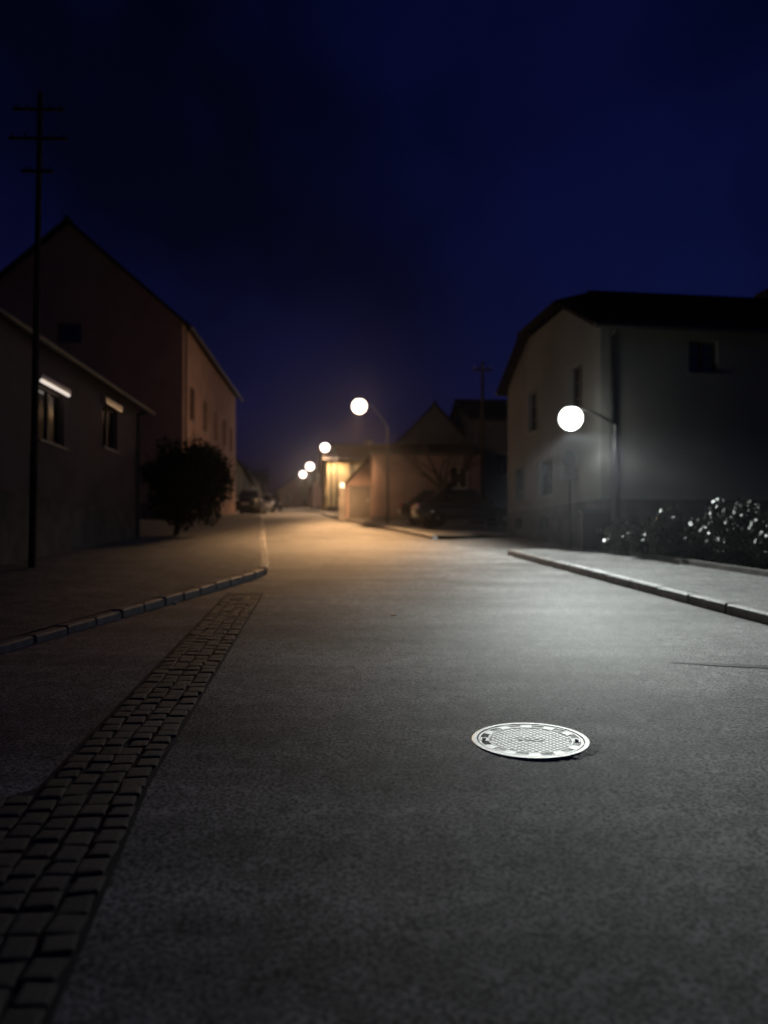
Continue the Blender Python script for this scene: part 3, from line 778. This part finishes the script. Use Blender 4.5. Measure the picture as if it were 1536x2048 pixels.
# shrubs of the hedge on the right
spots = [(5.42,17.3,.72),(5.66,16.3,.85),(6.55,14.9,1.0),(6.95,13.4,.95),(7.6,12.0,1.0),(8.3,10.4,1.0),(9.1,8.7,1.0)]
labs = ['glossy leaved dark shrub nearest the lamp pole at the end of the hedge', 'second glossy dark shrub along the right pavement, sparkling under the lamp',
        'dark shrub in the middle of the hedge behind the right pavement', 'broad dark shrub near the right edge of the photo, fourth from the lamp pole',
        'dark shrub at the right edge, fifth from the lamp pole', 'dark shrub just outside the right edge', 'dark shrub farthest from the lamp pole, nearest the camera']
for i, (x, y, s) in enumerate(spots):
    o = empty('shrub', (x, y, g(y) + .05)); tag(o, labs[i], 'shrub', 'shrubs of the hedge along the right pavement')
    rnd = random.Random(40 + i); sm = MB()
    for k in range(6):
        a = k * 1.05; twigs(sm, Vector((.08*math.cos(a), .08*math.sin(a), -.05)), Vector((math.cos(a)*.7, math.sin(a)*.7, 1)), .022, .5*s, 2, rnd, .5)
    sm.build('stem', M['bark'], o)
    lc = leaf_cloud(6500, (.72*s, .82*s, .50*s), .075, seed=60 + i, clumps=46, cl_r=.26*s, squash=.36).build('foliage', M['leaf_gloss'] if i < 2 else M['leaf_mid'], o, loc=(.0, 0, .66*s)); lc['kind'] = 'stuff'
# low garden wall behind the shrubs' feet (kerb edging)
ew = empty('garden_edging'); tag(ew, 'low dark stone edging between the right pavement and the shrubs', 'edging')
y = 6.0
while y < 18.2:
    ye = y + .6; x0, x1 = lerp(HEDGE, y) - .02, lerp(HEDGE, ye) - .02
    zz0, zz1 = g(y), g(ye); e = .006
    vs = [(x0,y+e,zz0),(x1,ye-e,zz1),(x1+.12,ye-e,zz1),(x0+.12,y+e,zz0)]; vs = vs + [(a,b,c+.26) for a,b,c in vs]
    MB().add(vs, [(4,5,6,7),(0,1,5,4),(1,2,6,5),(2,3,7,6),(3,0,4,7)]).build('edging_stone', M['plinth'], ew); y = ye

# dark trees beyond, on both sides
def tree(x, y, h, r, label, seed, n=2600, leaf=.22):
    o = empty('tree', (x, y, g(y))); tag(o, label, 'tree', 'dark trees beyond the far houses')
    rnd = random.Random(seed); m = MB(); m.path([Vector((0,0,-.2)), Vector((.05,0,h*.3)), Vector((0,.1,h*.55))], [.16,.13,.09], 8)
    for k in range(6): twigs(m, Vector((0,0,h*(.35+.04*k))), Vector((math.cos(k*1.1), math.sin(k*1.1), .8)), .07, h*.2, 2, rnd, .5)
    m.build('trunk', M['bark'], o)
    c = leaf_cloud(n, (r*.8, r*.8, h*.36), leaf, seed=seed, clumps=26, cl_r=r*.38).build('crown', M['leaf'], o, loc=(0,0,h*.66)); c['kind'] = 'stuff'
tree(-5.2, 79, 4.4, 1.3, 'dark tree on the right between the yellow house and the dim far house', 21)
tree(-9.6, 112, 5.2, 2.4, 'dark tree at the end of the street right of the end house', 22)
tree(-6.0, 128, 6.0, 3.0, 'large dark tree behind the dim far house', 23)
tree(-20.6, 112, 5.6, 2.6, 'dark tree left of the end house behind the cottage', 24)
tree(-24, 150, 7.5, 4.0, 'broad dark tree on the skyline behind the end house, left', 25)
tree(-14, 150, 7.0, 4.0, 'broad dark tree on the skyline behind the end house, right', 26)

# ------------------------------------------------------------------ cars
def make_car(label, paintm, loc, rz, suv=False):
    root = empty('parked_car', loc); root.rotation_euler = rz; tag(root, label, 'car', 'cars parked along the street')
    H = 1.62 if suv else 1.44; L = 4.25; W = .86
    belt = .98 if suv else .88; hood = .96 if suv else .82
    # stations along x (front = +x): (x, top z of body, half width)
    st = [(-2.12,.74,.66),(-2.06,.93,.77),(-1.8,belt+.02,.83),(-1.2,belt+.02,.86),(-.3,belt,.87),(.65,belt-.01,.87),(1.15,hood+.02,.85),(1.7,hood-.06,.81),(2.0,hood-.17,.73),(2.12,.58,.62)]
    def ring(x, zt, w):
        zb_ = .24 if abs(x) < 2.0 else .34
        pts = [(-w*.92,zb_),(-w,.40),(-w,.60 if zt > .7 else .5),(-w*.97,zt-.10),(-w*.88,zt-.02),(-w*.5,zt+.012),(0,zt+.02)]
        pts = pts + [(-a, b) for a, b in pts[-2::-1]]
        return [(x, a, b) for a, b in pts]
    vs = []; fs = []
    for s_ in st: vs += ring(*s_)
    k = 13
    for i in range(len(st)-1):
        for j in range(k-1): fs.append((i*k+j, (i+1)*k+j, (i+1)*k+j+1, i*k+j+1))
        fs.append((i*k+k-1, (i+1)*k+k-1, (i+1)*k, i*k))
    fs.append(tuple(range(k))); fs.append(tuple((len(st)-1)*k + j for j in range(k-1,-1,-1)))
    b = MB().add(vs, fs).build('body', paintm, root, smooth=True)
    m = b.modifiers.new('sub', 'SUBSURF'); m.levels = 1; m.render_levels = 2
    # greenhouse
    xr0, xr1 = (-1.95, -1.45) if suv else (-1.85, -1.15)
    base = [(xr0,.74),(.98,.74)]; topx = (xr1, .22); tw = .60
    G = [(xr0,-.76,belt-.03),(.98,-.76,belt-.03),(.98,.76,belt-.03),(xr0,.76,belt-.03),(topx[0],-tw,H-.05),(topx[1],-tw,H-.05),(topx[1],tw,H-.05),(topx[0],tw,H-.05)]
    def quad(idx, name, inset=.0, material=M['pane']):
        P = [Vector(G[i]) for i in idx]; c = sum(P, Vector())/4
        n_ = (P[1]-P[0]).cross(P[2]-P[0]).normalized()
        if n_.dot(c - Vector((-.4,0,1.1))) < 0: n_ = -n_
        P2 = [c + (p - c) * (1 - inset) for p in P]
        v8 = [p + n_*.006 for p in P2] + [p - n_*.02 for p in P2]
        return MB().add(v8, [(0,1,2,3),(4,7,6,5),(0,1,5,4),(1,2,6,5),(2,3,7,6),(3,0,4,7)]).build(name, material, root)
    MB().add(G, [(0,1,5,4),(1,2,6,5),(2,3,7,6),(3,0,4,7),(0,3,2,1),(4,5,6,7)]).build('cabin', paintm, root)
    quad((1,2,6,5), 'windscreen', .10); quad((0,3,7,4), 'rear_window', .14); quad((0,1,5,4), 'side_window', .13); quad((2,3,7,6), 'side_window', .13)
    ro = MB().bbox(topx[0]-.04, topx[1]+.04, -tw-.02, tw+.02, H-.06, H, .03).build('roof', paintm, root, smooth=True); bevel(ro, .02, 2)
    wh = None
    for x in (-1.32, 1.30):
        for sy in (-1, 1):
            if wh is None:
                wh = MB().lathe([(.20,-.10),(.29,-.105),(.32,-.08),(.32,.08),(.29,.105),(.20,.10)], 22).build('wheel', M['rubber'], root, smooth=False)
                rm = MB().lathe([(.20,.085),(.19,.10),(.06,.075),(.05,.10),(.001,.10)], 20).build('rim', M['rim'], wh)
                w_ = wh
            else: w_ = copy_tree(wh, root)
            w_.location = (x, sy*.78, .32); w_.rotation_euler = (R(-90)*sy, 0, 0)
    for sy in (-1, 1):
        hl = MB().bbox(-.06,.06,-.16,.16,-.06,.07,.03).build('headlight', M['plastic_lamp'], root); hl.location = (2.0, sy*.56, hood-.22); hl.rotation_euler = (0, R(20), R(-18)*-sy*-1)
        tl = MB().bbox(-.05,.05,-.13,.13,-.10,.10,.03).build('tail_light', M['redlamp'], root); tl.location = (-2.05, sy*.62, .80)
        mi = MB().bbox(-.07,.07,-.08,.08,-.06,.07,.03).build('wing_mirror', paintm, root); mi.location = (.72, sy*.93, belt+.08)
    MB().box(2.115, 2.13, -.26, .26, .42, .53).build('number_plate', M['white'], root)
    MB().box(-2.14, -2.125, -.26, .26, .52, .63).build('number_plate', M['white'], root)
    MB().box(2.06, 2.125, -.42, .42, .32, .40).build('grille', M['dark_metal'], root)
    return root
sl = math.atan(.07)
make_car('black hatchback tail to the street, behind the nearest dark car by the lamp pole', M['p_black'], (2.75, 34.4, g(34.4) + .13), (0, 0, R(3)))
make_car('black low rounded car nearest the camera, tail to the street', M['p_blue'], (3.25, 31.4, g(31.4) + .13), (0, 0, R(7)))
make_car('dark van like car parked at the left just past the tall gabled house', M['p_black'], (-9.15, 54.6, g(54.6)), (0, 0, 0), suv=True).rotation_euler = (0, -sl, R(277 + 180 - 6 - 180))
make_car('grey car parked behind the dark one on the left, catching lamp glints', M['p_silver'], (-9.55, 63.2, g(63.2)), (0, 0, 0)).rotation_euler = (0, sl, R(-84))
make_car('dark small car farthest along the left kerb near the crest', M['p_grey'], (-10.05, 71.5, g(71.5)), (0, 0, 0)).rotation_euler = (0, sl, R(-82))

# ------------------------------------------------------------------ thin haze added to imitate the glow round the lamps
hz = MB().box(-70, 60, -12, 175, -3.5, 24).build('glow_haze_box', M['soil']); tag(hz, kind='stuff')
hm = bpy.data.materials.new('glow_haze'); hm.use_nodes = True
hn, hl_ = hm.node_tree.nodes, hm.node_tree.links
hn.clear(); ho = hn.new('ShaderNodeOutputMaterial'); hv = hn.new('ShaderNodeVolumePrincipled')
hv.inputs['Color'].default_value = (.9, .92, 1, 1); hv.inputs['Density'].default_value = .00045; hv.inputs['Anisotropy'].default_value = .88
hl_.new(hv.outputs[0], ho.inputs['Volume'])
hz.data.materials.clear(); hz.data.materials.append(hm)
